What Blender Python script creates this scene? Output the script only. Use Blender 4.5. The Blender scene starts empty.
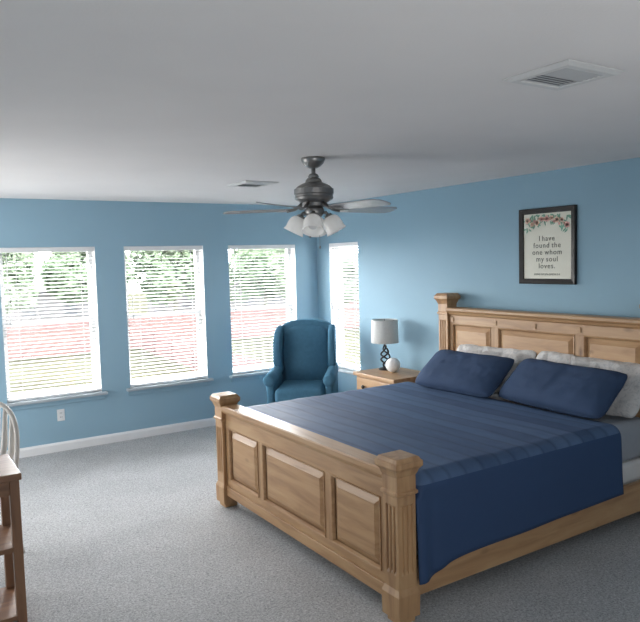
import bpy, bmesh, math, random
from mathutils import Vector, Matrix, noise
random.seed(7)
S = bpy.context.scene
COL = S.collection
PI = math.pi
try:
    S.view_settings.view_transform = 'Standard'
    S.view_settings.look = 'None'
    S.view_settings.exposure = 0.0
except Exception:
    pass

# ------------------------------------------------------------------ materials
def new_mat(name):
    m = bpy.data.materials.new(name); m.use_nodes = True
    nt = m.node_tree; b = nt.nodes['Principled BSDF']
    return m, nt, b
def N(nt, t, **kw):
    n = nt.nodes.new(t)
    for k, v in kw.items():
        if k in n.inputs: n.inputs[k].default_value = v
        else: setattr(n, k, v)
    return n
def coords(nt, scale=(1,1,1), rot=(0,0,0)):
    tc = N(nt, 'ShaderNodeTexCoord'); mp = N(nt, 'ShaderNodeMapping')
    mp.inputs['Scale'].default_value = scale; mp.inputs['Rotation'].default_value = rot
    nt.links.new(tc.outputs['Object'], mp.inputs['Vector'])
    return mp.outputs['Vector']
def plain(name, col, rough=0.5, metal=0.0, var=0.06, vscale=8, bump=0.0, bscale=60, spec=0.5, sheen=0.0, transl=0.0, emit=0.0):
    m, nt, b = new_mat(name)
    v = coords(nt)
    nz = N(nt, 'ShaderNodeTexNoise', Scale=vscale, Detail=3.0)
    nt.links.new(v, nz.inputs['Vector'])
    rp = N(nt, 'ShaderNodeValToRGB')
    rp.color_ramp.elements[0].position = .3; rp.color_ramp.elements[1].position = .7
    rp.color_ramp.elements[0].color = (*[c*(1-var) for c in col], 1)
    rp.color_ramp.elements[1].color = (*[min(1, c*(1+var)) for c in col], 1)
    nt.links.new(nz.outputs['Fac'], rp.inputs['Fac'])
    nt.links.new(rp.outputs['Color'], b.inputs['Base Color'])
    b.inputs['Roughness'].default_value = rough; b.inputs['Metallic'].default_value = metal
    b.inputs['Specular IOR Level'].default_value = spec
    b.inputs['Sheen Weight'].default_value = sheen
    if emit > 0:
        b.inputs['Emission Color'].default_value = (1, .98, .95, 1); b.inputs['Emission Strength'].default_value = emit
    if bump > 0:
        n2 = N(nt, 'ShaderNodeTexNoise', Scale=bscale, Detail=2.0); nt.links.new(v, n2.inputs['Vector'])
        bp = N(nt, 'ShaderNodeBump', Strength=bump, Distance=0.01)
        nt.links.new(n2.outputs['Fac'], bp.inputs['Height']); nt.links.new(bp.outputs['Normal'], b.inputs['Normal'])
    if transl > 0:
        tr = N(nt, 'ShaderNodeBsdfTranslucent'); nt.links.new(rp.outputs['Color'], tr.inputs['Color'])
        mx = N(nt, 'ShaderNodeMixShader'); mx.inputs[0].default_value = transl
        nt.links.new(b.outputs[0], mx.inputs[1]); nt.links.new(tr.outputs[0], mx.inputs[2])
        nt.links.new(mx.outputs[0], nt.nodes['Material Output'].inputs['Surface'])
    return m
def wood(name, axis, dark, mid, light, rough=0.42):
    m, nt, b = new_mat(name)
    sc = [9.0, 9.0, 9.0]; sc[axis] = 0.9
    v = coords(nt, sc)
    nz = N(nt, 'ShaderNodeTexNoise', Scale=2.2, Detail=6.0, Distortion=0.9)
    nt.links.new(v, nz.inputs['Vector'])
    rp = N(nt, 'ShaderNodeValToRGB'); e = rp.color_ramp.elements
    e[0].position = .3; e[0].color = (*dark, 1); e[1].position = .72; e[1].color = (*light, 1)
    k = e.new(.5); k.color = (*mid, 1)
    nt.links.new(nz.outputs['Fac'], rp.inputs['Fac'])
    ks = [5.0, 5.0, 5.0]; ks[axis] = 2.2
    v2 = coords(nt, ks)
    vo = N(nt, 'ShaderNodeTexVoronoi', Scale=1.0); nt.links.new(v2, vo.inputs['Vector'])
    kr = N(nt, 'ShaderNodeValToRGB'); ke = kr.color_ramp.elements
    ke[0].position = .03; ke[0].color = (.35, .3, .28, 1); ke[1].position = .12; ke[1].color = (1, 1, 1, 1)
    nt.links.new(vo.outputs['Distance'], kr.inputs['Fac'])
    mx = N(nt, 'ShaderNodeMixRGB', blend_type='MULTIPLY'); mx.inputs[0].default_value = 0.85
    nt.links.new(rp.outputs['Color'], mx.inputs[1]); nt.links.new(kr.outputs['Color'], mx.inputs[2])
    nt.links.new(mx.outputs['Color'], b.inputs['Base Color'])
    b.inputs['Roughness'].default_value = rough
    bp = N(nt, 'ShaderNodeBump', Strength=0.12, Distance=0.004)
    nt.links.new(nz.outputs['Fac'], bp.inputs['Height']); nt.links.new(bp.outputs['Normal'], b.inputs['Normal'])
    return m
PD, PM, PL = (.30, .165, .080), (.40, .235, .116), (.46, .292, .152)
WX = wood('pine_x', 0, PD, PM, PL); WY = wood('pine_y', 1, PD, PM, PL); WZ = wood('pine_z', 2, PD, PM, PL)
DD = ((.155,.072,.037), (.215,.105,.053), (.27,.142,.075))
DKX = wood('oak_x', 0, *DD); DKZ = wood('oak_z', 2, *DD)
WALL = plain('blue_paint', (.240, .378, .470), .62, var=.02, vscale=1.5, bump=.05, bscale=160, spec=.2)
WALL_BRIGHT = plain('blue_paint_brightened', (.280, .435, .540), .62, var=.02, vscale=1.5, bump=.05, bscale=160, spec=.2)  # same wall paint, light put into the colour so the window wall reads brighter
CEIL = plain('ceiling_paint', (.77, .75, .745), .85, var=.02, vscale=2, bump=.10, bscale=120, spec=.2)
WHITE = plain('white_paint', (.78, .79, .80), .45, var=.02)
SILL_SHADED = plain('sill_white_shaded', (.40, .45, .49), .5, var=.02)  # white sill with blue-grey shade put into its colour
SLAT = plain('blind_slat_white', (.68, .68, .675), .5, var=.02, vscale=12, transl=.45)
SLATD = plain('blind_slat_opaque', (.62, .63, .64), .55, var=.02, vscale=12, transl=.03)
CORD = plain('cord_white', (.7, .7, .7), .7, var=.02)
PEWTER = plain('pewter_metal', (.25, .245, .24), .36, metal=.8, var=.1)
BLADE = plain('fan_blade_wood', (.29, .285, .29), .26, var=.12, vscale=14)
GLASSW = plain('frosted_glass', (.92, .92, .91), .2, var=.02, transl=.3, emit=.10)
BLACK = plain('black_iron', (.012, .012, .013), .45, metal=.3, var=.1)
SHADE = plain('lamp_linen', (.58, .59, .575), .85, var=.04, vscale=60, bump=.1, bscale=300)
ORB = plain('white_plastic', (.82, .82, .81), .4, var=.01, spec=.3)
TEAL = plain('blue_upholstery', (.072, .175, .260), .95, var=.06, vscale=26, bump=.12, bscale=260, spec=.05)
NAVY = plain('navy_cotton', (.033, .057, .112), .85, var=.06, vscale=7, bump=.10, bscale=26, spec=.15)
SHEET = plain('grey_sheet', (.30, .32, .355), .85, var=.06, vscale=6, bump=.25, bscale=30)
BOXW = plain('ticking_white', (.62, .62, .62), .85, var=.04)
FRAMEB = plain('dark_frame', (.010, .008, .007), .45, var=.25, vscale=30, spec=.3)
PAPER = plain('cream_paper', (.68, .67, .58), .7, var=.03, vscale=5)
INK = plain('ink', (.075, .082, .068), .7, var=.05)
PINK = plain('petal_pink', (.72, .38, .34), .7, var=.15, vscale=40)
CORAL = plain('petal_coral', (.78, .52, .40), .7, var=.15, vscale=40)
LEAFG = plain('printed_leaf', (.15, .32, .23), .7, var=.3, vscale=40)
VENTM = plain('vent_enamel', (.64, .64, .635), .5, var=.02)
LOUV = plain('louver_enamel', (.50, .51, .52), .5, var=.02)
DUCT = plain('duct_dark', (.20, .21, .22), .8, var=.05)
PLATE = plain('outlet_plastic', (.72, .73, .73), .4, var=.01)
CHAIRW = plain('chair_white', (.56, .535, .50), .5, var=.05, vscale=20)
HOLE = plain('socket_dark', (.03, .03, .03), .6, var=.05)
KNOB = plain('dark_knob', (.05, .045, .04), .35, metal=.7, var=.1)

def pillow_white():
    m, nt, b = new_mat('white_leaf_cotton')
    v = coords(nt, (1, 1, 1))
    w = N(nt, 'ShaderNodeTexNoise', Scale=22.0, Detail=2.0, Distortion=2.5); nt.links.new(v, w.inputs['Vector'])
    rp = N(nt, 'ShaderNodeValToRGB'); e = rp.color_ramp.elements
    e[0].position = .36; e[0].color = (.42, .425, .43, 1); e[1].position = .50; e[1].color = (.54, .53, .52, 1)
    nt.links.new(w.outputs['Fac'], rp.inputs['Fac']); nt.links.new(rp.outputs['Color'], b.inputs['Base Color'])
    n2 = N(nt, 'ShaderNodeTexNoise', Scale=8.0, Detail=4.0, Distortion=1.5); nt.links.new(v, n2.inputs['Vector'])
    bp = N(nt, 'ShaderNodeBump', Strength=.6, Distance=0.03)
    nt.links.new(n2.outputs['Fac'], bp.inputs['Height']); nt.links.new(bp.outputs['Normal'], b.inputs['Normal'])
    b.inputs['Roughness'].default_value = .85
    return m
PILW = pillow_white()
def quilt():
    # pieced top: plank-like bands across the bed with seams; one plain darker tone on the drops
    m, nt, b = new_mat('blue_quilt')
    v = coords(nt); L = nt.links.new
    sp = N(nt, 'ShaderNodeSeparateXYZ'); L(v, sp.inputs[0])
    wob = N(nt, 'ShaderNodeTexNoise', Scale=2.2, Detail=3.0); L(v, wob.inputs['Vector'])
    def M(op, a=None, bb=None, c=None):
        n = N(nt, 'ShaderNodeMath', operation=op)
        for i, q in enumerate((a, bb, c)):
            if q is None: continue
            if isinstance(q, (int, float)): n.inputs[i].default_value = q
            else: L(q, n.inputs[i])
        return n.outputs[0]
    xw = M('ADD', sp.outputs['X'], M('MULTIPLY', wob.outputs['Fac'], .07))
    t = M('DIVIDE', xw, .12)
    cell = M('FLOOR', t); fr = M('FRACT', t)
    wn = N(nt, 'ShaderNodeTexWhiteNoise', noise_dimensions='1D'); L(cell, wn.inputs['W'])
    seam = M('MINIMUM', M('MULTIPLY', M('MINIMUM', fr, M('SUBTRACT', 1.0, fr)), 6.0), 1.0)
    fine = N(nt, 'ShaderNodeTexNoise', Scale=9.0, Detail=4.0); L(coords(nt, (1.5, .6, 1)), fine.inputs['Vector'])
    tone = M('ADD', M('ADD', M('MULTIPLY', wn.outputs['Value'], .45), M('MULTIPLY', fine.outputs['Fac'], .45)), .2)
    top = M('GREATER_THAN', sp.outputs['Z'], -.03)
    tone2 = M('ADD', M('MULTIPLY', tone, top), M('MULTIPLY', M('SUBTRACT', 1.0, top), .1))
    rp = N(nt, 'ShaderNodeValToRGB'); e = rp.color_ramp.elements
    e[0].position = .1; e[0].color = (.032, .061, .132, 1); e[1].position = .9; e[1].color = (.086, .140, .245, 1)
    L(tone2, rp.inputs['Fac'])
    sm = N(nt, 'ShaderNodeMixRGB', blend_type='MULTIPLY')
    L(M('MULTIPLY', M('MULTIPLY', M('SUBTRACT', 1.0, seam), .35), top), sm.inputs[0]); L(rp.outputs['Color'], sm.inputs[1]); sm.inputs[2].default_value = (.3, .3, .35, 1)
    L(sm.outputs['Color'], b.inputs['Base Color'])
    b.inputs['Roughness'].default_value = .62
    b.inputs['Specular IOR Level'].default_value = .2
    bp = N(nt, 'ShaderNodeBump', Strength=.18, Distance=.006)
    L(M('MULTIPLY', seam, top), bp.inputs['Height']); L(bp.outputs['Normal'], b.inputs['Normal'])
    return m
QUILT = quilt()
def carpet():
    m, nt, b = new_mat('carpet_pile')
    v = coords(nt)
    a = N(nt, 'ShaderNodeTexNoise', Scale=88.0, Detail=3.0, Roughness=.75, Distortion=.8); nt.links.new(v, a.inputs['Vector'])
    c = N(nt, 'ShaderNodeTexNoise', Scale=2.2, Detail=3.0); nt.links.new(v, c.inputs['Vector'])
    rp = N(nt, 'ShaderNodeValToRGB'); e = rp.color_ramp.elements
    e[0].position = .34; e[0].color = (.275, .278, .282, 1); e[1].position = .66; e[1].color = (.66, .665, .67, 1)
    nt.links.new(a.outputs['Fac'], rp.inputs['Fac'])
    r2 = N(nt, 'ShaderNodeValToRGB'); e = r2.color_ramp.elements
    e[0].position = .3; e[0].color = (.88, .88, .88, 1); e[1].position = .7; e[1].color = (1, 1, 1, 1)
    nt.links.new(c.outputs['Fac'], r2.inputs['Fac'])
    mx = N(nt, 'ShaderNodeMixRGB', blend_type='MULTIPLY'); mx.inputs[0].default_value = 1
    nt.links.new(rp.outputs['Color'], mx.inputs[1]); nt.links.new(r2.outputs['Color'], mx.inputs[2])
    nt.links.new(mx.outputs['Color'], b.inputs['Base Color'])
    b.inputs['Roughness'].default_value = .95; b.inputs['Specular IOR Level'].default_value = .1
    bp = N(nt, 'ShaderNodeBump', Strength=.5, Distance=.015)
    nt.links.new(a.outputs['Fac'], bp.inputs['Height']); nt.links.new(bp.outputs['Normal'], b.inputs['Normal'])
    return m
CARPET = carpet()
def glass():
    m, nt, b = new_mat('pane_glass')
    tr = N(nt, 'ShaderNodeBsdfTransparent'); gl = N(nt, 'ShaderNodeBsdfGlossy'); gl.inputs['Roughness'].default_value = .02
    mx = N(nt, 'ShaderNodeMixShader'); mx.inputs[0].default_value = .04
    nt.links.new(tr.outputs[0], mx.inputs[1]); nt.links.new(gl.outputs[0], mx.inputs[2])
    nt.links.new(mx.outputs[0], nt.nodes['Material Output'].inputs['Surface'])
    return m
PANE = glass()
LAWN = plain('lawn', (.0255, .0250, .0165), .95, var=.25, vscale=.35, spec=.0)
FENCEM = plain('red_fence', (.062, .036, .034), .85, var=.15, vscale=2, spec=.1)
HOUSEM = plain('pale_siding', (.058, .057, .056), .9, var=.05, vscale=1, spec=.1)
ROOFM = plain('roof_shingle', (.050, .046, .046), .9, var=.2, vscale=3, spec=.1)
HWIN = plain('house_window', (.03, .032, .034), .3, var=.1, spec=.1)
LEAFA = plain('foliage_light', (.102, .134, .086), .9, var=.12, vscale=.9, spec=.1, transl=.4)
LEAFB = plain('foliage_mid', (.094, .125, .079), .9, var=.12, vscale=.9, spec=.1, transl=.4)
BARK = plain('bark', (.06, .062, .048), .95, var=.3, vscale=3, spec=.1)

# ------------------------------------------------------------------ mesh builder
class MB:
    def __init__(s): s.bm = bmesh.new()
    def add(s, verts, faces, mi=0, smooth=False):
        vs = [s.bm.verts.new(v) for v in verts]; out = []
        for f in faces:
            try:
                fc = s.bm.faces.new([vs[i] for i in f]); fc.material_index = mi; fc.smooth = smooth; out.append(fc)
            except ValueError: pass
        return vs, out
    def box(s, x0, x1, y0, y1, z0, z1, bev=0.0, seg=2, M=None, mi=0, smooth=False):
        t = bmesh.new(); bmesh.ops.create_cube(t, size=1)
        for v in t.verts:
            v.co = Vector(((x0+x1)/2+v.co.x*(x1-x0), (y0+y1)/2+v.co.y*(y1-y0), (z0+z1)/2+v.co.z*(z1-z0)))
        if bev > 0:
            bmesh.ops.bevel(t, geom=t.edges[:], offset=bev, segments=seg, profile=.5, affect='EDGES')
        s.merge(t, M, mi, smooth); return s
    def merge(s, t, M=None, mi=0, smooth=False):
        t.verts.ensure_lookup_table(); t.verts.index_update()
        vs = [(M @ v.co) if M is not None else v.co.copy() for v in t.verts]
        fs = [[v.index for v in f.verts] for f in t.faces]
        t.free(); s.add(vs, fs, mi, smooth)
    def lathe(s, prof, c=(0,0,0), seg=28, M=None, smooth=True, mi=0):
        vs, fs = [], []
        for r, z in prof:
            for k in range(seg):
                a = 2*PI*k/seg; p = Vector((r*math.cos(a), r*math.sin(a), z))
                if M is not None: p = M @ p
                vs.append(p + Vector(c))
        n = len(prof)
        for i in range(n-1):
            for k in range(seg):
                fs.append([i*seg+k, i*seg+(k+1) % seg, (i+1)*seg+(k+1) % seg, (i+1)*seg+k])
        fs.append(list(range(seg))[::-1]); fs.append([(n-1)*seg+k for k in range(seg)])
        s.add(vs, fs, mi, smooth); return s
    def tube(s, pts, r, seg=8, smooth=True, closed=False, mi=0):
        pts = [Vector(p) for p in pts]; n = len(pts); vs, fs = [], []
        rs = r if isinstance(r, (list, tuple)) else [r]*n
        up = None
        for i, p in enumerate(pts):
            a = pts[(i-1) % n] if (i > 0 or closed) else p
            b = pts[(i+1) % n] if (i < n-1 or closed) else p
            d = (b-a).normalized()
            if up is None: up = d.orthogonal().normalized()
            up = (up - d*up.dot(d)).normalized(); q = d.cross(up)
            for k in range(seg):
                t = 2*PI*k/seg; vs.append(p + (up*math.cos(t)+q*math.sin(t))*rs[i])
        for i in range(n if closed else n-1):
            j = (i+1) % n
            for k in range(seg):
                fs.append([i*seg+k, i*seg+(k+1) % seg, j*seg+(k+1) % seg, j*seg+k])
        if not closed:
            fs.append(list(range(seg))[::-1]); fs.append([(n-1)*seg+k for k in range(seg)])
        s.add(vs, fs, mi, smooth); return s
    def prism(s, outline, d0, d1, fn, bev=0.0, seg=2, smooth=False, mi=0):
        t = bmesh.new(); n = len(outline)
        A = [t.verts.new(fn(a, b, d0)) for a, b in outline]; B = [t.verts.new(fn(a, b, d1)) for a, b in outline]
        t.faces.new(A[::-1]); t.faces.new(B)
        for i in range(n): t.faces.new([A[i], A[(i+1) % n], B[(i+1) % n], B[i]])
        if bev > 0:
            bmesh.ops.bevel(t, geom=t.edges[:], offset=bev, segments=seg, profile=.5, affect='EDGES', clamp_overlap=True)
        s.merge(t, None, mi, smooth); return s
    def loft(s, rings, cap=True, smooth=False, mi=0):
        n = len(rings[0]); vs = [p for r in rings for p in r]; fs = []
        for i in range(len(rings)-1):
            for k in range(n):
                fs.append([i*n+k, i*n+(k+1) % n, (i+1)*n+(k+1) % n, (i+1)*n+k])
        if cap: fs.append(list(range(n))[::-1]); fs.append([(len(rings)-1)*n+k for k in range(n)])
        s.add(vs, fs, mi, smooth); return s
    def build(s, name, mats, parent=None, world=True, loc=None, autosmooth=None):
        bmesh.ops.recalc_face_normals(s.bm, faces=s.bm.faces)
        me = bpy.data.meshes.new(name)
        off = Vector((0,0,0))
        if parent is not None and world:
            q = parent
            while q is not None: off += q.location; q = q.parent
        if loc is not None and parent is None: off = Vector(loc)
        for v in s.bm.verts: v.co -= off
        s.bm.to_mesh(me); s.bm.free()
        for m in (mats if isinstance(mats, (list, tuple)) else [mats]): me.materials.append(m)
        o = bpy.data.objects.new(name, me); COL.objects.link(o)
        if parent is not None: o.parent = parent
        if loc is not None and parent is None: o.location = loc
        return o
def tag(o, label=None, cat=None, group=None, kind=None):
    if label: o['label'] = label
    if cat: o['category'] = cat
    if group: o['group'] = group
    if kind: o['kind'] = kind
    return o
def thing(name, label, cat, loc=(0,0,0), rz=0, group=None):
    o = bpy.data.objects.new(name, None); COL.objects.link(o)
    o.empty_display_size = .1
    o.location = loc; o.rotation_euler = (0, 0, rz)
    return tag(o, label, cat, group)

# ------------------------------------------------------------------ room numbers
XB, YA, H = 4.4156, 6.8622, 2.44
XL, YR = -1.0, -1.9
ZH, ZS = 1.986, 0.536
T = 0.17
WA = [(.925, 1.800), (2.088, 2.950), (3.248, 4.112)]
WB = (6.030, 6.600)

MB().box(XL-T, XB+T, YR-T, YA+T, -.25, 0).build('floor', CARPET)['kind'] = 'structure'
MB().box(XL-T, XB+T, YR-T, YA+T, H, H+.2).build('ceiling', CEIL)['kind'] = 'structure'
w = MB(); xs = [XL-T] + [v for p in WA for v in p] + [XB+T]
for i in range(0, len(xs), 2): w.box(xs[i], xs[i+1], YA, YA+T, 0, H)
for a, b in WA:
    w.box(a, b, YA, YA+T, 0, ZS-.025); w.box(a, b, YA, YA+T, ZH, H)
w.build('wall_back', WALL_BRIGHT)['kind'] = 'structure'
w = MB(); w.box(XB, XB+T, YR-T, WB[0], 0, H); w.box(XB, XB+T, WB[1], YA, 0, H)
w.box(XB, XB+T, WB[0], WB[1], 0, ZS-.025); w.box(XB, XB+T, WB[0], WB[1], ZH, H)
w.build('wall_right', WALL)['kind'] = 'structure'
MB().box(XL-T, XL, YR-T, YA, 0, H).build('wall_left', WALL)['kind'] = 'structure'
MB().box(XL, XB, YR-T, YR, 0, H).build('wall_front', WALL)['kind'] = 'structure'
def skirt(p, q, fn):
    prof = [(0, 0), (.016, 0), (.016, .07), (.008, .088), (0, .09)]
    return MB().prism(prof, p, q, fn)
skirt(XL, XB, lambda a, b, d: (d, YA-a, b)).build('baseboard_back', WHITE)['kind'] = 'structure'
skirt(YR, YA-.016, lambda a, b, d: (XB-a, d, b)).build('baseboard_right', WHITE)['kind'] = 'structure'
skirt(YR, YA-.016, lambda a, b, d: (XL+a, d, b)).build('baseboard_left', WHITE)['kind'] = 'structure'

# ------------------------------------------------------------------ windows and blinds
def place(axis):
    if axis == 'A': return lambda u, w, z: Vector((u, YA+w, z))
    return lambda u, w, z: Vector((XB+w, u, z))
def fbox(mb, f, u0, u1, w0, w1, z0, z1, **k):
    p, q = f(u0, w0, z0), f(u1, w1, z1)
    mb.box(min(p.x, q.x), max(p.x, q.x), min(p.y, q.y), max(p.y, q.y), z0, z1, **k)
def window(n, axis, u0, u1):
    f = place(axis)
    fr = MB(); d0, d1 = .10, .15; b = .045
    fbox(fr, f, u0, u0+b, d0, d1, ZS, ZH); fbox(fr, f, u1-b, u1, d0, d1, ZS, ZH)
    fbox(fr, f, u0+b, u1-b, d0, d1, ZS, ZS+b); fbox(fr, f, u0+b, u1-b, d0, d1, ZH-b, ZH)
    zm = (ZS+ZH)/2
    fbox(fr, f, u0+b, u1-b, d0-.01, d1, zm-.02, zm+.02)
    o = fr.build('window_%d' % n, WHITE); o['kind'] = 'structure'
    g = MB(); fbox(g, f, u0+b, u1-b, .122, .126, ZS+b, zm-.02); fbox(g, f, u0+b, u1-b, .122, .126, zm+.02, ZH-b)
    g.build('window_pane', PANE, o)
    j = MB()
    for p, q in ((u0, u0+.004), (u1-.004, u1)): fbox(j, f, p, q, .001, d0, ZS, ZH)
    fbox(j, f, u0+.004, u1-.004, .001, d0, ZH-.0015, ZH-.0002)
    j.build('window_jamb', WHITE, o)
    s = MB(); fbox(s, f, u0-.045, u1+.045, -.055, -.001, ZS-.028, ZS, bev=.006)
    fbox(s, f, u0+.001, u1-.001, -.01, .10, ZS-.024, ZS-.0005)
    s.build('window_sill', SILL_SHADED, o)
    ap = MB(); fbox(ap, f, u0-.025, u1+.025, -.016, -.001, ZS-.075, ZS-.029, bev=.004); ap.build('sill_apron', WALL_BRIGHT if axis == 'A' else WALL, o)
def blind(axis, u0, u1, label, tilt=8, sm=None):
    f = place(axis); u0 += .0055; u1 -= .0055
    root = thing('window_blind', label, 'window blind', f((u0+u1)/2, .04, ZS+.004), group='white slatted blinds')
    m = MB(); fbox(m, f, u0, u1, .004, .064, ZH-.045, ZH-.002, bev=.004); m.build('head_rail', WHITE, root)
    m = MB(); zt, zb = ZH-.062, ZS+.045; n = int((zt-zb)/.0345)
    tl = math.radians(tilt)
    for i in range(n+1):
        z = zb+(zt-zb)*i/n; hw = .0195; dz = math.sin(tl)*hw; dw = math.cos(tl)*hw
        w0, w1 = .034-dw, .034+dw
        P = []
        for u in (u0+.001, u1-.001):
            for ww, zz in ((w0, z-dz), (.034, z+.002), (w1, z+dz)):
                P.append(f(u, ww, zz+.0009)); P.append(f(u, ww, zz-.0009))
        fs = [[0, 2, 8, 6], [2, 4, 10, 8], [1, 7, 9, 3], [3, 9, 11, 5], [0, 6, 7, 1], [4, 5, 11, 10], [0, 1, 3, 2], [2, 3, 5, 4], [6, 8, 9, 7], [8, 10, 11, 9]]
        m.add(P, fs)
    m.build('slats', sm or SLAT, root)
    m = MB(); fbox(m, f, u0+.002, u1-.002, .012, .06, ZS+.006, ZS+.026, bev=.004); m.build('bottom_rail', WHITE, root)
    for fr in (.16, .84):
        u = u0+(u1-u0)*fr
        m = MB(); m.tube([f(u, .009, ZH-.045), f(u, .009, ZS+.02)], .0018, 5); m.build('ladder_cord', CORD, root)
    m = MB(); u = u0+(u1-u0)*.07
    m.tube([f(u, -.002, ZH-.045), f(u, -.004, ZH-.75)], .004, 6); m.build('tilt_wand', CORD, root)
for i, (a, b) in enumerate(WA): window(i+1, 'A', a, b)
window(4, 'B', *WB)
blind('A', *WA[0], 'white slatted blind on the leftmost window, above the wall outlet')
blind('A', *WA[1], 'white slatted blind on the middle window of the row of three')
blind('A', *WA[2], 'white slatted blind on the window directly left of the armchair back')
blind('B', *WB, 'narrow white slatted blind in the corner between armchair and table lamp', -30, SLATD)

# ------------------------------------------------------------------ ceiling vents
def vent(cx, cy, sx, sy, label):
    r = thing('ceiling_vent', label, 'air vent', (cx, cy, H), group='square ceiling vents')
    z1, z0 = H-.001, H-.014; b = .045
    m = MB()
    R0 = lambda e, z: [Vector((cx-sx/2+e, cy-sy/2+e, z)), Vector((cx+sx/2-e, cy-sy/2+e, z)), Vector((cx+sx/2-e, cy+sy/2-e, z)), Vector((cx-sx/2+e, cy+sy/2-e, z))]
    m.loft([R0(0, z1), R0(0, z1-.004), R0(.02, z0), R0(b, z0), R0(b+.002, z1)], cap=False); m.build('frame', VENTM, r)
    m = MB(); m.box(cx-sx/2+b, cx+sx/2-b, cy-sy/2+b, cy+sy/2-b, z1-.002, z1-.0005); m.build('duct_opening', DUCT, r)
    m = MB(); n = 10
    for i in range(n):
        y = cy-sy/2+b+(sy-2*b)*(i+.5)/n
        M = Matrix.Translation((cx, y, H-.0080)) @ Matrix.Rotation(math.radians(-22 if i < n//2 else 12), 4, 'X')
        m.box(-sx/2+b, sx/2-b, -.0078, .0078, -.0008, .0008, M=M)
    m.build('louvers', LOUV, r)
vent(2.12, 1.62, .31, .29, 'white square ceiling vent with grey louvers, nearest above the bed')
vent(2.625, 5.03, .30, .34, 'small white ceiling vent beyond the fan, near the windows')

# ------------------------------------------------------------------ outlet
r = thing('wall_outlet', 'white electrical outlet low on the blue wall under the leftmost window', 'outlet', (1.395, YA, .355))
m = MB(); m.box(1.36, 1.43, YA-.006, YA-.0005, .298, .412, bev=.003); m.build('cover_plate', PLATE, r)
for z in (.335, .375):
    m = MB(); m.box(1.379, 1.411, YA-.009, YA-.006, z-.014, z+.014, bev=.002); s = m.build('socket', PLATE, r)
    m = MB(); m.box(1.386, 1.389, YA-.0095, YA-.009, z-.006, z+.008); m.box(1.401, 1.404, YA-.0095, YA-.009, z-.006, z+.008); m.build('slot', HOLE, s)

# ------------------------------------------------------------------ bed
BY0, BY1, BXF, BXH = 2.530, 4.520, 2.07, 4.300
bed = thing('bed', 'large knotty pine panel bed with fluted footboard posts and tall headboard', 'bed', (3.2, 3.525, 0))
def sq(cx, cy, h, z): return [Vector((cx-h, cy-h, z)), Vector((cx+h, cy-h, z)), Vector((cx+h, cy+h, z)), Vector((cx-h, cy+h, z))]
def fluted(cx, cy, h, z, d):
    prof = []
    us = [-1.0]
    for c in (-.5, 0, .5):
        us += [c-.17, c-.09, c+.09, c+.17]
    ds = [0]+[0, 1, 1, 0]*3
    for side in range(4):
        a = side*PI/2
        for u, g in zip(us, ds):
            x, y = u*h, -h+g*d
            prof.append(Vector((cx+x*math.cos(a)-y*math.sin(a), cy+x*math.sin(a)+y*math.cos(a), z)))
    return prof
def post(cx, cy, ztop, zbase, name='post'):
    h = .056
    p = MB()
    p.loft([sq(cx, cy, .048, 0), sq(cx, cy, .048, .03), sq(cx, cy, .066, .032), sq(cx, cy, .068, .15), sq(cx, cy, .062, .165), sq(cx, cy, .056, .18)])
    zf0, zf1 = .18, ztop-.19
    p.loft([fluted(cx, cy, h, zf0, 0), fluted(cx, cy, h, zbase+.05, 0), fluted(cx, cy, h, zbase+.07, .008), fluted(cx, cy, h, zf1-.06, .008), fluted(cx, cy, h, zf1-.045, 0), fluted(cx, cy, h, zf1, 0)])
    o = p.build(name, WZ, bed)
    c = MB()
    t = ztop
    c.loft([sq(cx, cy, .060, t-.19), sq(cx, cy, .066, t-.185), sq(cx, cy, .066, t-.172), sq(cx, cy, .058, t-.165), sq(cx, cy, .058, t-.095), sq(cx, cy, .063, t-.085),
            sq(cx, cy, .070, t-.065), sq(cx, cy, .082, t-.050), sq(cx, cy, .084, t-.046), sq(cx, cy, .084, t-.022), sq(cx, cy, .078, t-.018), sq(cx, cy, .070, t-.004), sq(cx, cy, .064, t)])
    c.build('post_cap', WZ, o)
    return o
for cy in (BY1, BY0):
    post(BXF, cy, .835, .20)
for cy in (BY1, BY0):
    post(BXH, cy, 1.467, .25)
def raised(mb, x, d, y0, y1, z0, z1, e=.05):
    R = lambda i, dep: [Vector((x+d*dep, y0+i, z0+i)), Vector((x+d*dep, y1-i, z0+i)), Vector((x+d*dep, y1-i, z1-i)), Vector((x+d*dep, y0+i, z1-i))]
    mb.loft([R(0, -.030), R(0, -.012), R(.004, -.020), R(.012, -.020), R(e, -.003), R(e+.004, 0)])
def frame_trim(mb, x, d, y0, y1, z0, z1):
    b = .014
    R = lambda i, dep: [Vector((x+d*dep, y0+i, z0+i)), Vector((x+d*dep, y1-i, z0+i)), Vector((x+d*dep, y1-i, z1-i)), Vector((x+d*dep, y0+i, z1-i))]
    mb.loft([R(0, -.001), R(0, .006), R(b*.5, .004), R(b, -.012)], cap=False)
IY0, IY1 = BY0+.056, BY1-.056
PAN = [(2.642, 3.085), (3.155, 3.895), (3.965, 4.408)]
FX0, FX1 = BXF-.030, BXF+.030
m = MB(); m.box(FX0, FX1, IY0, IY1, .60, .705, bev=.003); m.build('footboard_rail', WY, bed)
m = MB(); m.box(FX0, FX1, IY0, IY1, .095, .215, bev=.003); m.box(FX0-.012, FX0, IY0, IY1, .095, .165, bev=.004); m.build('footboard_rail', WY, bed)
prof = [(-.045, .705), (.045, .705), (.05, .715), (.058, .725), (.06, .735), (.06, .757), (.054, .764), (-.054, .764), (-.06, .757), (-.06, .735), (-.058, .725), (-.05, .715)]
m = MB(); m.prism(prof, IY0, IY1, lambda a, b, d: (BXF+a, d, b)); m.build('footboard_cap', WY, bed)
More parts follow.
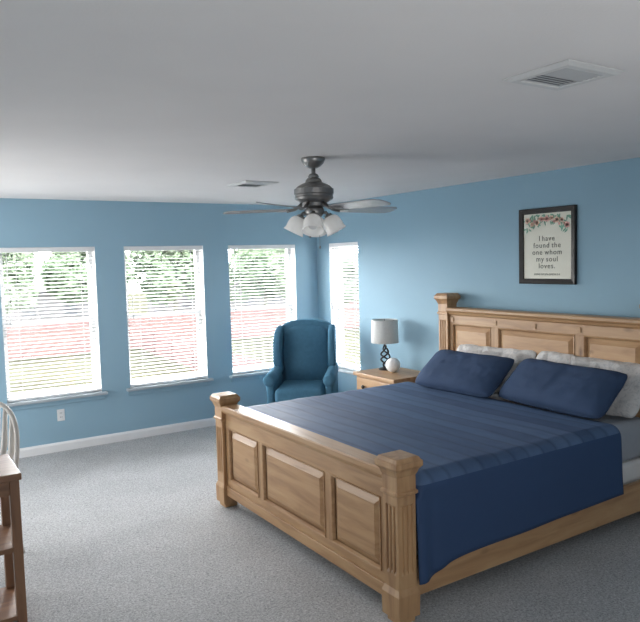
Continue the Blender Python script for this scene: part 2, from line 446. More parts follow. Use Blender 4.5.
for a, b in ((IY0, PAN[0][0]), (PAN[0][1], PAN[1][0]), (PAN[1][1], PAN[2][0]), (PAN[2][1], IY1)):
    m = MB(); m.box(FX0, FX1, a, b, .215, .60, bev=.002); m.build('footboard_stile', WZ, bed)
for a, b in PAN:
    m = MB(); raised(m, FX0, -1, a, b, .215, .60); raised(m, FX1, 1, a, b, .215, .60); p = m.build('footboard_panel', WY, bed)
    m = MB(); frame_trim(m, FX0, -1, a, b, .215, .60); m.build('panel_moulding', WY, p)
HX0, HX1 = BXH-.028, BXH+.040
m = MB(); m.box(HX0, HX1, IY0, IY1, 1.195, 1.275, bev=.003); hr = m.build('headboard_rail', WY, bed)
for y in (2.62, 3.12, 3.525, 3.93, 4.43):
    m = MB(); m.box(HX0-.008, HX0, y-.022, y+.022, 1.215, 1.255, bev=.003); m.build('square_block', WY, hr)
m = MB(); m.box(HX0, HX1, IY0, IY1, .40, .56, bev=.003); m.build('headboard_rail', WY, bed)
prof = [(-.035, 1.275), (-.05, 1.285), (-.055, 1.30), (-.075, 1.31), (-.08, 1.318), (-.08, 1.335), (-.072, 1.343), (.045, 1.343), (.045, 1.275)]
m = MB(); m.prism(prof, IY0, IY1, lambda a, b, d: (BXH+a, d, b)); m.build('headboard_crown', WY, bed)
PANH = [(2.62, 3.075), (3.155, 3.895), (3.975, 4.43)]
for a, b in ((IY0, PANH[0][0]), (PANH[0][1], PANH[1][0]), (PANH[1][1], PANH[2][0]), (PANH[2][1], IY1)):
    m = MB(); m.box(HX0, HX1, a, b, .56, 1.195, bev=.002); m.build('headboard_stile', WZ, bed)
for a, b in PANH:
    m = MB(); raised(m, HX0, -1, a, b, .56, 1.195); m.box(HX0+.03, HX1-.01, a, b, .56, 1.195); p = m.build('headboard_panel', WY, bed)
    m = MB(); frame_trim(m, HX0, -1, a, b, .56, 1.195); m.build('panel_moulding', WY, p)
for y0, y1 in ((2.508, 2.543), (4.507, 4.542)):
    m = MB(); m.box(BXF+.057, BXH-.057, y0, y1, .10, .295, bev=.005); m.build('side_rail', WX, bed)
m = MB()
for i in range(12):
    x = 2.25+i*.165; m.box(x, x+.09, 2.543, 4.507, .16, .18)
m.build('slat_platform', WY, bed)

m = MB(); m.box(2.155, 4.235, 2.575, 4.475, .18, .415, bev=.03, seg=3)
tag(m.build('box_spring', BOXW, loc=(3.2, 3.525, .18)), 'white box spring just showing below the mattress at the headboard end', 'box spring')
m = MB(); m.box(2.150, 4.245, 2.565, 4.485, .416, .690, bev=.05, seg=4, smooth=True)
tag(m.build('mattress', SHEET, loc=(3.2, 3.525, .416)), 'thick mattress in a grey fitted sheet under the blue coverlet', 'mattress')

def coverlet():
    m = MB(); nx = 150
    zt = .702; yn, yf = 2.486, 4.566
    x0, x1 = 2.135, 3.815
    rows = []
    for i in range(nx+1):
        t = i/nx; x = x0+(x1-x0)*t
        hem = .282-.03*(1-t)-.06*math.exp(-((x-x0)/.16)**2)+.002*math.sin(x*8.5)
        foot = max(0, 1-(x-x0-.0)/.07)
        fd = .14*(1-math.sqrt(max(0, 1-foot*foot)))
        row = []
        def side(yb, sgn, xx):
            out = []
            for k in range(17):
                u = k/16
                z = hem+(zt-.06-hem)*u
                wv = (1-u)
                cor = math.exp(-((xx-x0)/.14)**2)
                y = yb+sgn*(wv*(.017+.004*math.sin(xx*6.5+.9*math.sin(xx*2.3)+u*1.2)+cor*(.010+.012*math.sin((xx-x0)*48)))+.004*noise.noise((xx*3.0, u*2.0, 1)))
                out.append(Vector((xx+.006*wv*math.sin(xx*5), y, z-fd*.3*u)))
            return out
        row += side(yn, -1, x)
        for k in range(1, 7):
            a = PI/2*k/7; row.append(Vector((x, yn+.06*(1-math.cos(a)), zt-.06+.06*math.sin(a)-fd)))
        for k in range(70):
            s = k/69; y = yn+.06+(yf-yn-.12)*s
            wr = .006*noise.noise((x*2.2, y*1.1, 3))+.0045*noise.noise((x*6, y*2.0, 5))+.002*noise.noise((x*14, y*6, 2))
            for xf in (2.78, 3.30): wr -= .003*math.exp(-((x-xf-.01*math.sin(y*3))/.014)**2)
            row.append(Vector((x, y, zt+wr+.005-fd)))
        for k in range(6, 0, -1):
            a = PI/2*k/7; row.append(Vector((x, yf-.06*(1-math.cos(a)), zt-.06+.06*math.sin(a)-fd)))
        row += side(yf, 1, x)[::-1]
        rows.append(row)
    n = len(rows[0]); vs = [p for r in rows for p in r]; fs = []
    for i in range(nx):
        for k in range(n-1): fs.append([i*n+k, i*n+k+1, (i+1)*n+k+1, (i+1)*n+k])
    m.add(vs, fs, 0, True)
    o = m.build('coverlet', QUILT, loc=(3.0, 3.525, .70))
    so = o.modifiers.new('thick', 'SOLIDIFY'); so.thickness = .009; so.offset = 1
    return tag(o, 'dark blue quilted coverlet draped over the bed and down its near side', 'bedspread')
coverlet()

def pillow(name, mat, label, group, w, h, t, c, tilt, yaw=0, roll=0, seed=0, crump=1.0):
    m = MB(); nu, nv = 60, 36
    def pt(u, v, s):
        au, av = abs(u), abs(v)
        th = ((1-au**3.6)**.5)*((1-av**3.0)**.5)
        pin = 1-.03*(1-au*au)*av**3; pin2 = 1-.025*(1-av*av)*au**3
        rc = 1-.07*(au*av)**5
        x = u*w/2*pin2*rc; y = v*h/2*pin*rc
        wr = crump*(.020*noise.noise((u*2.3+seed, v*2.0, s*2))+.012*noise.noise((u*5+seed, v*3.4, s))+.006*noise.noise((u*11+seed, v*6, s)))
        ed = crump*.010*noise.noise((u*4+seed*1.7, v*3, 9))
        sag = .016*(1-au*au)*max(0, v)**2
        return Vector((x, y-.012*(1-au*au)*av*th-.010*u*u*u*u*(v > 0)-sag+ed*max(au, av)**4, s*(t/2*th*(1-.12*v)+wr*th)))
    vs, fs = [], []
    for s in (1, -1):
        b = len(vs)
        for i in range(nu+1):
            for j in range(nv+1):
                u = -math.cos(PI*i/nu); v = -math.cos(PI*j/nv)
                u = .5*u+.5*(-1+2*i/nu); v = .5*v+.5*(-1+2*j/nv)
                vs.append(pt(u, v, s))
        for i in range(nu):
            for j in range(nv):
                a = b+i*(nv+1)+j; fs.append([a, a+nv+1, a+nv+2, a+1])
    m.add(vs, fs, 0, True)
    bmesh.ops.remove_doubles(m.bm, verts=m.bm.verts, dist=.0004)
    o = m.build(name, mat, world=False)
    ct, st = math.cos(tilt), math.sin(tilt)
    B = Matrix(((0, ct, -st), (-1, 0, 0), (0, st, ct))).to_4x4()
    o.matrix_world = Matrix.Translation(c) @ Matrix.Rotation(yaw, 4, 'Z') @ B @ Matrix.Rotation(roll, 4, 'Z')
    tag(o, label, 'pillow', group)
    m = MB(); ring = []
    for i in range(160):
        a = 2*PI*i/160; cu, cv = math.cos(a), math.sin(a); k = max(abs(cu), abs(cv)); u, v = cu/k, cv/k
        ring.append(pt(u, v, 1)*1.0)
    m.tube(ring, .0035, 6, closed=True)
    m.build('piping', mat, o, world=False)
    return o
rad = math.radians
pillow('bed_pillow', PILW, 'white grey-patterned pillow against the headboard, behind the blue pillow nearer the lamp', 'white patterned pillows', .86, .40, .10, (4.172, 3.91, .876), rad(58), 0, .02, 3, 1.2)
pillow('bed_pillow', PILW, 'white grey-patterned pillow at the bed side farther from the lamp, behind a blue pillow', 'white patterned pillows', .98, .43, .12, (4.160, 3.00, .886), rad(52), 0, -.02, 9, 1.2)
pillow('bed_pillow', NAVY, 'navy blue pillow leaning on the bed nearer the lamp', 'navy blue pillows', .84, .43, .155, (3.895, 3.925, .870), rad(39), rad(2), 0, 14, .4)
pillow('bed_pillow', NAVY, 'navy blue pillow leaning on the bed farther from the lamp, below the framed print', 'navy blue pillows', .92, .42, .165, (3.955, 3.045, .872), rad(41), rad(-2), -.01, 21, .4)

# ------------------------------------------------------------------ nightstand, lamp, orb
nx0, nx1, ny0, ny1, nz = 3.88, 4.395, 4.79, 5.43, .685
ns = thing('nightstand', 'pine nightstand with drawers between the bed and the corner window', 'nightstand', ((nx0+nx1)/2, (ny0+ny1)/2, 0))
m = MB(); m.box(nx0, nx1, ny0, ny1, nz-.035, nz, bev=.008, seg=3); m.build('tabletop', WY, ns)
m = MB(); m.box(nx0+.03, nx1-.01, ny0+.03, ny1-.03, .06, nz-.035); m.build('body', WZ, ns)
m = MB(); m.box(nx0+.012, nx1-.005, ny0+.012, ny1-.012, 0, .085, bev=.006); m.build('plinth', WY, ns)
for z0, z1 in ((.475, .635), (.29, .46), (.10, .275)):
    m = MB(); m.box(nx0+.008, nx0+.03, ny0+.05, ny1-.05, z0, z1, bev=.006); d = m.build('drawer', WY, ns)
    for y in (ny0+.18, ny1-.18):
        m = MB(); M = Matrix.Rotation(-PI/2, 4, 'Y')
        m.lathe([(.006, 0), (.007, .012), (.018, .016), (.021, .024), (.013, .032), (.001, .034)], (nx0+.008, y, (z0+z1)/2), 14, M); m.build('knob', KNOB, d)
lx, ly = 4.19, 5.30
lamp = thing('table_lamp', 'table lamp with twisted black base and pale grey drum shade on the nightstand', 'lamp', (lx, ly, nz))
m = MB(); m.lathe([(.0, nz), (.066, nz), (.068, nz+.008), (.062, nz+.016), (.03, nz+.024), (.016, nz+.03), (.0, nz+.031)], (lx, ly, 0)); m.build('base', BLACK, lamp)
m = MB()
for k in range(3):
    pts = []
    for i in range(40):
        t = i/39; a = 2*PI*k/3+t*2*PI*1.15; r = .012+.034*math.sin(PI*min(1, t*1.05))**1.2
        pts.append((lx+r*math.cos(a), ly+r*math.sin(a), nz+.025+.215*t))
    m.tube(pts, .0085, 8)
m.build('twisted_stem', BLACK, lamp)
m = MB(); m.lathe([(.012, nz+.235), (.014, nz+.25), (.008, nz+.26), (.008, nz+.30), (.017, nz+.305), (.017, nz+.34), (0.001, nz+.345)], (lx, ly, 0), 16); m.build('socket', BLACK, lamp)
m = MB(); z0, z1 = nz+.272, nz+.502
m.loft([[Vector((lx+r*math.cos(2*PI*k/40), ly+r*math.sin(2*PI*k/40), z)) for k in range(40)] for r, z in ((.132, z0+.003), (.135, z0), (.137, z0+.003), (.131, z1-.003), (.129, z1), (.126, z1-.003), (.132, z0+.003))], cap=False, smooth=True)
m.build('lamp_shade', SHADE, lamp)
m = MB()
for k in range(3):
    a = 2*PI*k/3; m.tube([(lx, ly, z1-.03), (lx+.127*math.cos(a), ly+.127*math.sin(a), z1-.012)], .002, 5)
m.tube([(lx, ly, nz+.34), (lx, ly, z1+.008)], .0025, 6); m.build('shade_support', BLACK, lamp)
ox, oy = 4.15, 5.13
R = .072; zc = nz+R*.97
m = MB(); a0 = -math.asin(.97)
m.lathe([(max(.0008, R*math.cos(a0+(PI/2-a0)*i/22)), zc+R*math.sin(a0+(PI/2-a0)*i/22)) for i in range(23)], (ox, oy, 0), 36)
tag(m.build('globe_ornament', ORB, loc=(ox, oy, nz)), 'small white globe beside the table lamp on the nightstand', 'ornament')

# ------------------------------------------------------------------ framed print
fy0, fy1, fz0, fz1 = 3.240, 3.773, 1.560, 2.158
fr = thing('framed_print', 'dark framed floral quote print hanging on the blue wall above the headboard', 'picture', (XB, (fy0+fy1)/2, fz0))
m = MB(); b = .042; x1 = XB-.001
RR = lambda i, x: [Vector((x, fy0+i, fz0+i)), Vector((x, fy1-i, fz0+i)), Vector((x, fy1-i, fz1-i)), Vector((x, fy0+i, fz1-i))]
m.loft([RR(0, x1), RR(0, x1-.024), RR(.004, x1-.028), RR(.012, x1-.026), RR(b-.004, x1-.020), RR(b, x1-.012), RR(b, x1)], cap=False); m.build('frame', FRAMEB, fr)
m = MB(); m.box(XB-.012, XB-.002, fy0+b-.002, fy1-b+.002, fz0+b-.002, fz1-b+.002); m.build('print_sheet', PAPER, fr)
yc = (fy0+fy1)/2; px = XB-.0135
TM = Matrix(((0, 0, -1), (-1, 0, 0), (0, 1, 0))).to_4x4()
def text_line(s, size, z, name, mat, off=0.0):
    parts = []
    for wd in s.split(' '):
        cu = bpy.data.curves.new('t', 'FONT'); cu.body = wd; cu.size = size; cu.align_x = 'LEFT'; cu.extrude = .0004; cu.space_character = 1.18; cu.offset = off
        o = bpy.data.objects.new('t', cu); COL.objects.link(o)
        dg = bpy.context.evaluated_depsgraph_get(); dg.update()
        me = bpy.data.meshes.new_from_object(o.evaluated_get(dg))
        vs = [v.co.copy() for v in me.vertices]; fs = [list(p.vertices) for p in me.polygons]
        a = min(v.x for v in vs); bb = max(v.x for v in vs)
        parts.append((vs, fs, a, bb-a)); bpy.data.objects.remove(o)
    gap = size*.40; total = sum(p[3] for p in parts)+gap*(len(parts)-1); cur = -total/2
    for vs, fs, a, wdt in parts:
        M = Matrix.Translation((px, yc, z)) @ TM @ Matrix.Translation((cur-a, 0, 0))
        mb = MB(); mb.add([M @ v for v in vs], fs); mb.build(name, mat, fr)
        cur += wdt+gap
for s, z in (('I have', 1.900), ('found the', 1.846), ('one whom', 1.792), ('my soul', 1.738), ('loves.', 1.684)):
    text_line(s, .058, z, 'lettering_word', INK, .0)
text_line('SONG OF SOLOMON 3:4', .020, 1.630, 'caption_word', INK)
m = MB()
def petal(cy, cz, a, l, wd, mi, x):
    pts = []
    for i in range(10):
        t = 2*PI*i/10; u = l/2*(1+math.cos(t)); v = wd/2*math.sin(t)*(1-.3*math.cos(t))
        pts.append(Vector((x, cy+u*math.cos(a)-v*math.sin(a), cz+u*math.sin(a)+v*math.cos(a))))
    m.add(pts, [list(range(10))], mi)
rnd = random.Random(4)
for i in range(84):
    t = (i+.5)/84; y = fy0+b+.02+(fy1-fy0-2*b-.04)*t; e = abs(2*t-1)
    z = fz1-b-.008-rnd.random()*(.045+.100*e**1.2)
    petal(y, z, rnd.uniform(PI*1.05, PI*1.95), rnd.uniform(.028, .042), .013, 2, px-.0002-.00001*i)
for i in range(17):
    t = (i+.5)/17; y = fy0+b+.025+(fy1-fy0-2*b-.05)*t; e = abs(2*t-1)
    z = fz1-b-.025-(.2+.8*rnd.random())*(.022+.085*e**1.2)
    mi = [0, 1, 1, 0, 1][i % 5]; s = [1.25, .65, 1.0, .6][i % 4]
    for k in range(5): petal(y, z, 2*PI*k/5+i, .022*s, .018*s, mi, px-.0012-.0001*i)
m.build('floral_border', [PINK, CORAL, LEAFG], fr)

# ------------------------------------------------------------------ ceiling fan
fxx, fyy = 2.344, 3.66
fan = thing('ceiling_fan', 'pewter ceiling fan with dark blades and frosted glass lights over the bed', 'ceiling fan', (fxx, fyy, H))
c0 = (fxx, fyy, 0)
m = MB(); m.lathe([(.001, H-.0005), (.074, H-.0005), (.076, H-.012), (.066, H-.035), (.045, H-.055), (.022, H-.066), (.001, H-.067)], c0, 32); m.build('canopy', PEWTER, fan)
m = MB(); m.tube([(fxx, fyy, H-.06), (fxx, fyy, 2.30)], .0135, 14); m.lathe([(.001, 2.31), (.03, 2.312), (.036, 2.322), (.026, 2.338), (.014, 2.343), (.001, 2.343)], c0, 24); m.build('downrod', PEWTER, fan)
m = MB(); m.lathe([(.001, 2.312), (.040, 2.312), (.050, 2.300), (.054, 2.286), (.074, 2.278), (.104, 2.262), (.120, 2.246), (.126, 2.244), (.126, 2.212), (.120, 2.208), (.120, 2.196), (.124, 2.192), (.118, 2.178), (.092, 2.164), (.080, 2.158), (.080, 2.138), (.066, 2.132), (.001, 2.132)], c0, 40, smooth=False); m.build('motor_housing', PEWTER, fan)
rt = Vector((.8397, -.5430, 0)); fw = Vector((.5430, .8397, 0))
for deg in (26, 98, 170, 242, 314):
    a = math.radians(deg); d = rt*math.cos(a)+fw*math.sin(a); s = Vector((0, 0, 1)).cross(d)
    M = Matrix(((d.x, s.x, 0, fxx), (d.y, s.y, 0, fyy), (0, 0, 1, 2.118), (0, 0, 0, 1))) @ Matrix.Rotation(math.radians(-10), 4, 'X')
    ol = [(.175, -.050), (.22, -.062), (.50, -.078), (.565, -.074), (.592, -.048), (.60, 0), (.592, .048), (.565, .074), (.50, .078), (.22, .062), (.175, .050)]
    m = MB(); m.prism(ol, -.003, .003, lambda p, q, z: M @ Vector((p, q, z)), bev=.0012, seg=1); bl = m.build('blade', BLADE, fan)
    m = MB(); ol2 = [(.20, -.032), (.245, -.012), (.245, .012), (.20, .032), (.165, .016), (.165, -.016)]
    m.prism(ol2, -.009, -.0035, lambda p, q, z: M @ Vector((p, q, z)))
    A = Vector((fxx, fyy, 2.150))+d*.078; B = M @ Vector((.18, 0, -.006))
    m.tube([A, A.lerp(B, .5)+Vector((0, 0, -.012)), B], [.013, .010, .011], 8); m.build('blade_iron', PEWTER, bl)
m = MB(); m.lathe([(.001, 2.132), (.052, 2.132), (.060, 2.118), (.062, 2.095), (.050, 2.075), (.030, 2.062), (.012, 2.050), (.008, 2.040), (.001, 2.038)], c0, 32); m.build('light_fitter', PEWTER, fan)
for deg in (-95, -5, 85, 175):
    a = math.radians(deg); d = rt*math.cos(a)+fw*math.sin(a)
    A = Vector((fxx, fyy, 2.095))+d*.055; B = Vector((fxx, fyy, 2.081))+d*.084
    ax = (d*.46+Vector((0, 0, -.89))).normalized()
    q = Vector((0, 0, 1)).rotation_difference(ax).to_matrix().to_4x4()
    m = MB(); m.tube([A, A.lerp(B, .6)+Vector((0, 0, .008)), B+ax*.012], .011, 10); m.lathe([(.001, 0), (.024, 0), (.026, .01), (.026, .022), (.001, .022)], B, 18, q); m.build('light_arm', PEWTER, fan)
    m = MB(); pr = [(.024, .014), (.040, .020), (.053, .036), (.060, .060), (.061, .084), (.061, .102), (.069, .120), (.066, .121), (.058, .102), (.058, .084), (.057, .061), (.050, .038), (.038, .023), (.024, .018)]
    m.loft([[B + (q @ Vector((r*math.cos(2*PI*k/28), r*math.sin(2*PI*k/28), z))) for k in range(28)] for r, z in pr], cap=False, smooth=True); sh = m.build('lamp_shade', GLASSW, fan)
    m = MB(); m.lathe([(.012, .022), (.013, .042), (.024, .062), (.028, .080), (.022, .097), (.010, .104), (.001, .106)], B, 16, q); m.build('bulb', ORB, sh)
for k, (l, off) in enumerate(((.19, .03), (.12, -.03))):
    m = MB(); p = Vector((fxx, fyy, 2.075))+rt*off-fw*.035
    m.tube([p, p-Vector((0, 0, l))], .0015, 5); m.lathe([(.001, 0), (.005, .004), (.006, .012), (.003, .02), (.001, .022)], p-Vector((0, 0, l+.02)), 10); m.build('pull_chain', PEWTER, fan)

# ------------------------------------------------------------------ wingback armchair (local: faces -y)
ac = thing('armchair', 'teal blue wingback armchair in the corner between the windows', 'armchair', (3.73, 6.13, 0), 0)
def part(mb, name, mat, parent):
    return mb.build(name, mat, parent, world=False)
m = MB(); m.box(-.31, .31, -.34, .30, .17, .33, bev=.025, seg=3, smooth=True); part(m, 'seat_base', TEAL, ac)
m = MB(); m.box(-.255, .255, -.385, .20, .325, .495, bev=.055, seg=5, smooth=True); part(m, 'seat_cushion', TEAL, ac)
ol = [(-.285, .30), (-.290, .60), (-.302, .90), (-.300, 1.03), (-.27, 1.088), (-.20, 1.118), (-.10, 1.133), (0, 1.138), (.10, 1.133), (.20, 1.118), (.27, 1.088), (.300, 1.03), (.302, .90), (.290, .60), (.285, .30)]
m = MB(); m.prism(ol, 0, .15, lambda a, b, d: (a, .19+d+(b-.30)*.20, b), bev=.045, seg=4, smooth=True); part(m, 'backrest', TEAL, ac)
m = MB(); oi = [(-.245, .46), (-.255, .8), (-.25, 1.0), (-.17, 1.06), (0, 1.08), (.17, 1.06), (.25, 1.0), (.255, .8), (.245, .46)]
m.prism(oi, -.04, .05, lambda a, b, d: (a, .185+d+(b-.30)*.20, b), bev=.04, seg=4, smooth=True); part(m, 'back_cushion', TEAL, ac)
for s in (-1, 1):
    ow = [(.36, 1.085), (.27, 1.075), (.16, 1.03), (.08, .94), (.05, .83), (.08, .70), (.12, .60), (.35, .58), (.42, .80), (.44, 1.05)]
    m = MB(); m.prism(ow, 0, .075, lambda a, b, d: (s*(.250+d+.03*(.45-a)), a, b), bev=.032, seg=4, smooth=True); part(m, 'wing', TEAL, ac)
    m = MB(); m.box(min(s*.265, s*.345), max(s*.265, s*.345), -.33, .32, .17, .56, bev=.03, seg=4, smooth=True)
    pts = [(s*.308, -.345, .575), (s*.308, -.2, .585), (s*.308, .0, .595), (s*.305, .2, .61), (s*.295, .33, .62)]
    m.tube(pts, [.062, .062, .060, .058, .055], 18); ar = part(m, 'arm', TEAL, ac)
    m = MB(); M = Matrix.Rotation(PI/2, 4, 'X')
    m.lathe([(.001, .0), (.056, .0), (.060, .006), (.052, .016), (.02, .02), (.001, .02)], (s*.308, -.343, .575), 22, M); m.build('arm_scroll', TEAL, ar, world=False)
for x, y, k in ((-.27, -.30, 0), (.27, -.30, 0), (-.26, .30, 1), (.26, .30, 1)):
    m = MB()
    if k == 0: m.tube([(x, y, .18), (x*1.04, y-.018, .12), (x*1.0, y-.006, .05), (x*1.05, y-.022, .012), (x*1.05, y-.022, 0)], [.034, .030, .017, .024, .022], 12)
    else: m.tube([(x, y, .18), (x, y+.03, .09), (x, y+.08, 0)], [.026, .022, .018], 12)
    part(m, 'leg', DKZ, ac)
ac.rotation_euler = (0, 0, math.atan2(-.635, .78)*1.0)

# ------------------------------------------------------------------ desk and spindle chair at the left
dx0, dx1, dy0, dy1, dz = -.95, .525, 3.56, 3.99, .785
dk = thing('desk', 'brown wooden desk with open end shelves at the left edge', 'desk', ((dx0+dx1)/2, (dy0+dy1)/2, 0))
m = MB(); m.box(dx0, dx1, dy0, dy1, dz-.035, dz, bev=.006); m.build('desktop', DKX, dk)
for x in (dx0+.03, dx1-.055, -.02):
    for y in (dy0+.02, dy1-.065):
        m = MB(); m.box(x, x+.045, y, y+.045, 0, dz-.035, bev=.003); m.build('leg', DKZ, dk)
for z in (.035, .385):
    m = MB(); m.box(-.018, dx1-.015, dy0+.025, dy1-.03, z, z+.025, bev=.003); m.build('shelf', DKX, dk)
m = MB(); m.box(dx0+.04, dx1-.05, dy0+.03, dy0+.05, dz-.11, dz-.035); m.box(dx0+.04, dx1-.05, dy1-.055, dy1-.035, dz-.11, dz-.035); m.build('apron', DKX, dk)

wc = thing('spindle_chair', 'white spindle back wooden chair behind the desk at the left edge', 'chair', (.365, 4.50, 0), 0)
m = MB(); ol = [(-.20, -.20), (-.1, -.225), (.1, -.225), (.20, -.20), (.215, -.05), (.19, .12), (.12, .19), (0, .205), (-.12, .19), (-.19, .12), (-.215, -.05)]
m.prism(ol, .425, .46, lambda a, b, d: (a, b, d), bev=.01, seg=3, smooth=True); part(m, 'seat', CHAIRW, wc)
hoop = []
for i in range(33):
    t = PI*i/32; x = -.20*math.cos(t); z = .46+.49*math.sin(t)**.55; hoop.append((x*(1+.10*math.sin(t)), .155+(z-.46)*.24, z))
m = MB(); m.tube(hoop, .015, 10); part(m, 'back_hoop', CHAIRW, wc)
for k in range(7):
    u = (k-3)/3.6; x = .17*u; t = math.acos(max(-1, min(1, -u*.82))); zt = .46+.49*math.sin(t)**.55-.004
    m = MB(); m.tube([(x*.85, .165, .455), (x*1.1, .17+(zt-.46)*.12, .46+(zt-.46)*.5), (-.20*math.cos(t)*(1+.10*math.sin(t)), .155+(zt-.46)*.24, zt)], [.013, .021, .013], 8); part(m, 'spindle', CHAIRW, wc)
for sx, sy in ((-1, -1), (1, -1), (-1, 1), (1, 1)):
    m = MB(); m.tube([(sx*.14, sy*.14, .43), (sx*.165, sy*.165, .25), (sx*.185, sy*.19, .1), (sx*.20, sy*.205, 0)], [.014, .021, .016, .012], 10); part(m, 'leg', CHAIRW, wc)
for sx in (-1, 1):
    m = MB(); m.tube([(sx*.176, -.176, .18), (sx*.18, 0, .185), (sx*.176, .176, .18)], [.009, .014, .009], 8); part(m, 'stretcher', CHAIRW, wc)
wc.rotation_euler = (0, 0, math.radians(-40))

# ------------------------------------------------------------------ outside
GZ = -2.75
m = MB(); m.box(-40, 80, YA+1.2, 110, GZ-.3, GZ); m.box(XB+1.2, 80, -20, YA+1.2, GZ-.3, GZ); m.build('ground', LAWN)['kind'] = 'structure'
def fence(p, q, h, label):
    p, q = Vector((*p, GZ)), Vector((*q, GZ)); L = (q-p).length; d = (q-p).normalized(); nrm = Vector((-d.y, d.x, 0))
    r = thing('board_fence', label, 'fence', (p+q)/2, group='reddish garden fences')
    def P(s, w_, z): return p+d*s+nrm*w_+Vector((0, 0, z))
    def bx(mb, s0, s1, w0, w1, z0, z1):
        mb.add([P(s, ww, z) for s in (s0, s1) for ww in (w0, w1) for z in (z0, z1)], [[0, 1, 3, 2], [4, 6, 7, 5], [0, 4, 5, 1], [2, 3, 7, 6], [0, 2, 6, 4], [1, 5, 7, 3]])
    m = MB(); n = int(L/.16)
    for i in range(n): bx(m, i*L/n+.01, (i+1)*L/n-.01, 0, .025, .06, h+.03*((i*7) % 3))
    m.build('boards', FENCEM, r)
    m = MB(); bx(m, 0, L, .025, .07, .35, .45); bx(m, 0, L, .025, .07, h-.35, h-.25); m.build('rails', FENCEM, r)
    for i in range(int(L/3)+1):
        m = MB(); bx(m, i*3, i*3+.1, .025, .13, 0, h+.12); m.build('fence_post', FENCEM, r)
fence((-4, 36), (44, 36), 1.7, 'long reddish board fence crossing the yard beyond the windows')
fence((10.2, 15), (11.6, 35.6), 1.2, 'low reddish fence running away across the lawn, through the middle window')
def house(x0, x1, y0, y1, h, label):
    r = thing('house', label, 'house', ((x0+x1)/2, (y0+y1)/2, GZ), group='pale houses beyond the fence')
    m = MB(); m.box(x0, x1, y0, y1, GZ, GZ+h); wl = m.build('walls', HOUSEM, r)
    m = MB(); ym = (y0+y1)/2; e = .4
    m.prism([(y0-e, GZ+h), (y1+e, GZ+h), (ym, GZ+h+1.3)], x0-e, x1+e, lambda a, b, d: (d, a, b)); m.build('roof', ROOFM, r)
    n = max(2, int((x1-x0)/2.6))
    for i in range(n):
        x = x0+(x1-x0)*(i+.5)/n
        m = MB(); m.box(x-.45, x+.45, y0-.05, y0-.005, GZ+1.0, GZ+2.1); m.build('window', HWIN, wl)
house(4.5, 16.0, 52, 58, 2.8, 'pale low house beyond the fence, through the leftmost window')
house(19.5, 36.0, 52, 58, 2.8, 'long pale house beyond the fence, through the middle and right windows')
def tree(x, y, rx, rz, zc, mat, label, seed):
    rn = random.Random(seed)
    r = thing('tree', label, 'tree', (x, y, GZ), group='leafy trees beyond the yard')
    m = MB(); m.tube([(x, y, GZ), (x+.1, y, (GZ+zc)/2), (x-.1, y, zc)], [.16, .13, .08], 10)
    for k in range(4):
        a = 2*PI*k/4+seed; m.tube([(x, y, zc-rz*.5), (x+rx*.55*math.cos(a), y+rx*.55*math.sin(a), zc+rz*.3)], [.08, .03], 7)
    m.build('trunk', BARK, r)
    m = MB()
    blobs = [(0, 0, 0, .7)]
    for k in range(20):
        a = rn.uniform(0, 2*PI); e = rn.uniform(-.8, 1); q = math.sqrt(1-min(1, e*e)*.6)
        blobs.append((.66*q*math.cos(a), .66*q*math.sin(a), .64*e, rn.uniform(.30, .38)))
    for bx_, by_, bz_, br in blobs:
        for k in range(190):
            v = Vector((rn.gauss(0, 1), rn.gauss(0, 1), rn.gauss(0, 1))).normalized()*br*rn.uniform(.75, 1.0)
            c = Vector((x+(bx_+v.x)*rx, y+(by_+v.y)*rx, zc+(bz_+v.z)*rz)); s = rn.uniform(.18, .34)
            a1 = Vector((rn.gauss(0, 1), rn.gauss(0, 1), rn.gauss(0, 1))).normalized(); a2 = a1.orthogonal().normalized()
            m.add([c+a1*s, c+a2*s*.6, c-a1*s, c-a2*s*.6], [[0, 1, 2, 3]])
    m.build('foliage', mat, r)
tree(5.3, 40.5, 2.45, 2.6, 1.6, LEAFA, 'pale green leafy tree at the left in the leftmost window', 1)
tree(10.4, 41.5, 2.5, 2.5, 1.3, LEAFB, 'mid green bushy tree at the right in the leftmost window', 2)
tree(15.9, 42, 2.8, 2.7, 1.4, LEAFA, 'broad pale green tree filling the top of the middle window', 3)
tree(22.3, 41.5, 3.2, 2.8, 1.3, LEAFB, 'mid green tree filling the top of the window left of the armchair', 4)
tree(30.0, 42, 2.6, 2.2, .2, LEAFB, 'tree seen through the narrow blind in the corner', 5)

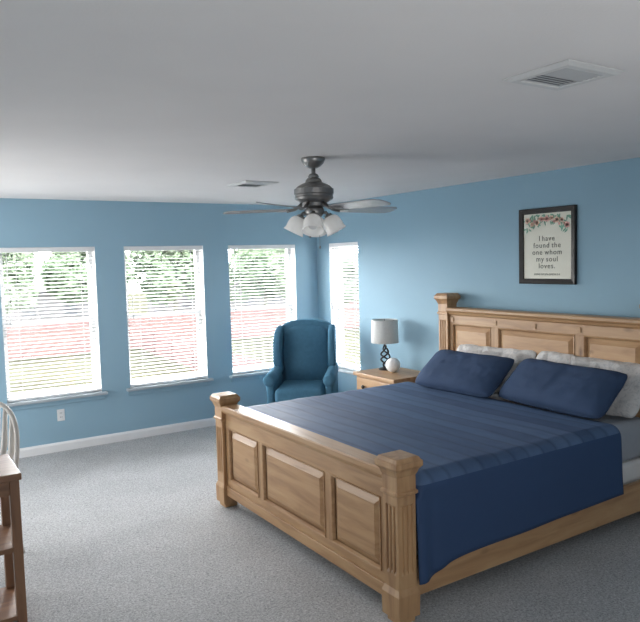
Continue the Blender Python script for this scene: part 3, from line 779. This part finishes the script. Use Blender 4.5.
# ------------------------------------------------------------------ light
W = bpy.data.worlds.new('world'); S.world = W; W.use_nodes = True
nt = W.node_tree; bg = nt.nodes['Background']
tc = nt.nodes.new('ShaderNodeTexCoord'); sp = nt.nodes.new('ShaderNodeSeparateXYZ'); rp = nt.nodes.new('ShaderNodeValToRGB')
nt.links.new(tc.outputs['Generated'], sp.inputs[0]); nt.links.new(sp.outputs['Z'], rp.inputs['Fac'])
rp.color_ramp.elements[0].position = 0; rp.color_ramp.elements[0].color = (1, .99, .97, 1)
rp.color_ramp.elements[1].position = .8; rp.color_ramp.elements[1].color = (.90, .95, 1, 1)
nt.links.new(rp.outputs['Color'], bg.inputs['Color']); bg.inputs['Strength'].default_value = 37.0
def portal(loc, rot, sx, sy):
    l = bpy.data.lights.new('window_portal', 'AREA'); l.shape = 'RECTANGLE'; l.size = sx; l.size_y = sy
    l.cycles.is_portal = True
    o = bpy.data.objects.new('window_portal', l); COL.objects.link(o); o.location = loc; o.rotation_euler = rot
for a, b in WA: portal(((a+b)/2, YA+T+.01, (ZS+ZH)/2), (-PI/2, 0, 0), b-a, ZH-ZS)
portal((XB+T+.01, sum(WB)/2, (ZS+ZH)/2), (0, PI/2, 0), ZH-ZS, WB[1]-WB[0])
def area(name, loc, target, sx, sy, power, col):
    l = bpy.data.lights.new(name, 'AREA'); l.shape = 'RECTANGLE'; l.size = sx; l.size_y = sy; l.energy = power; l.color = col
    o = bpy.data.objects.new(name, l); COL.objects.link(o); o.location = loc
    o.rotation_euler = (Vector(target)-Vector(loc)).to_track_quat('-Z', 'Y').to_euler()
area('fill_left', (-.95, 5.1, 1.2), (3.6, 4.2, 1.35), 2.8, 1.4, 110, (1, .98, .96))
area('fill_rear', (.2, -1.8, 1.9), (1.6, 6, 2.4), 1.8, .8, 20, (1, .98, .97))
area('fill_up', (1.4, -.9, 1.0), (1.6, 0.7, 2.44), 2.6, 1.2, 32, (1, .97, .95))  # added fill aimed up to lift the ceiling; no lamp stands here

# ------------------------------------------------------------------ camera
cd = bpy.data.cameras.new('camera'); cam = bpy.data.objects.new('camera', cd); COL.objects.link(cam)
yaw, pit, rol = .5740, .0744, -.0262
F = Vector((math.sin(yaw)*math.cos(pit), math.cos(yaw)*math.cos(pit), -math.sin(pit)))
R0 = Vector((math.cos(yaw), -math.sin(yaw), 0)); U0 = R0.cross(F)
Rr = R0*math.cos(rol)+U0*math.sin(rol); Uu = -R0*math.sin(rol)+U0*math.cos(rol)
Mx = Matrix((Rr, Uu, -F)).transposed().to_4x4(); Mx.translation = Vector((0, 0, 1.7916))
cam.matrix_world = Mx
cd.sensor_fit = 'HORIZONTAL'; cd.sensor_width = 36; cd.lens = 677.15/640*36
cd.clip_start = .05; cd.clip_end = 300
S.camera = cam
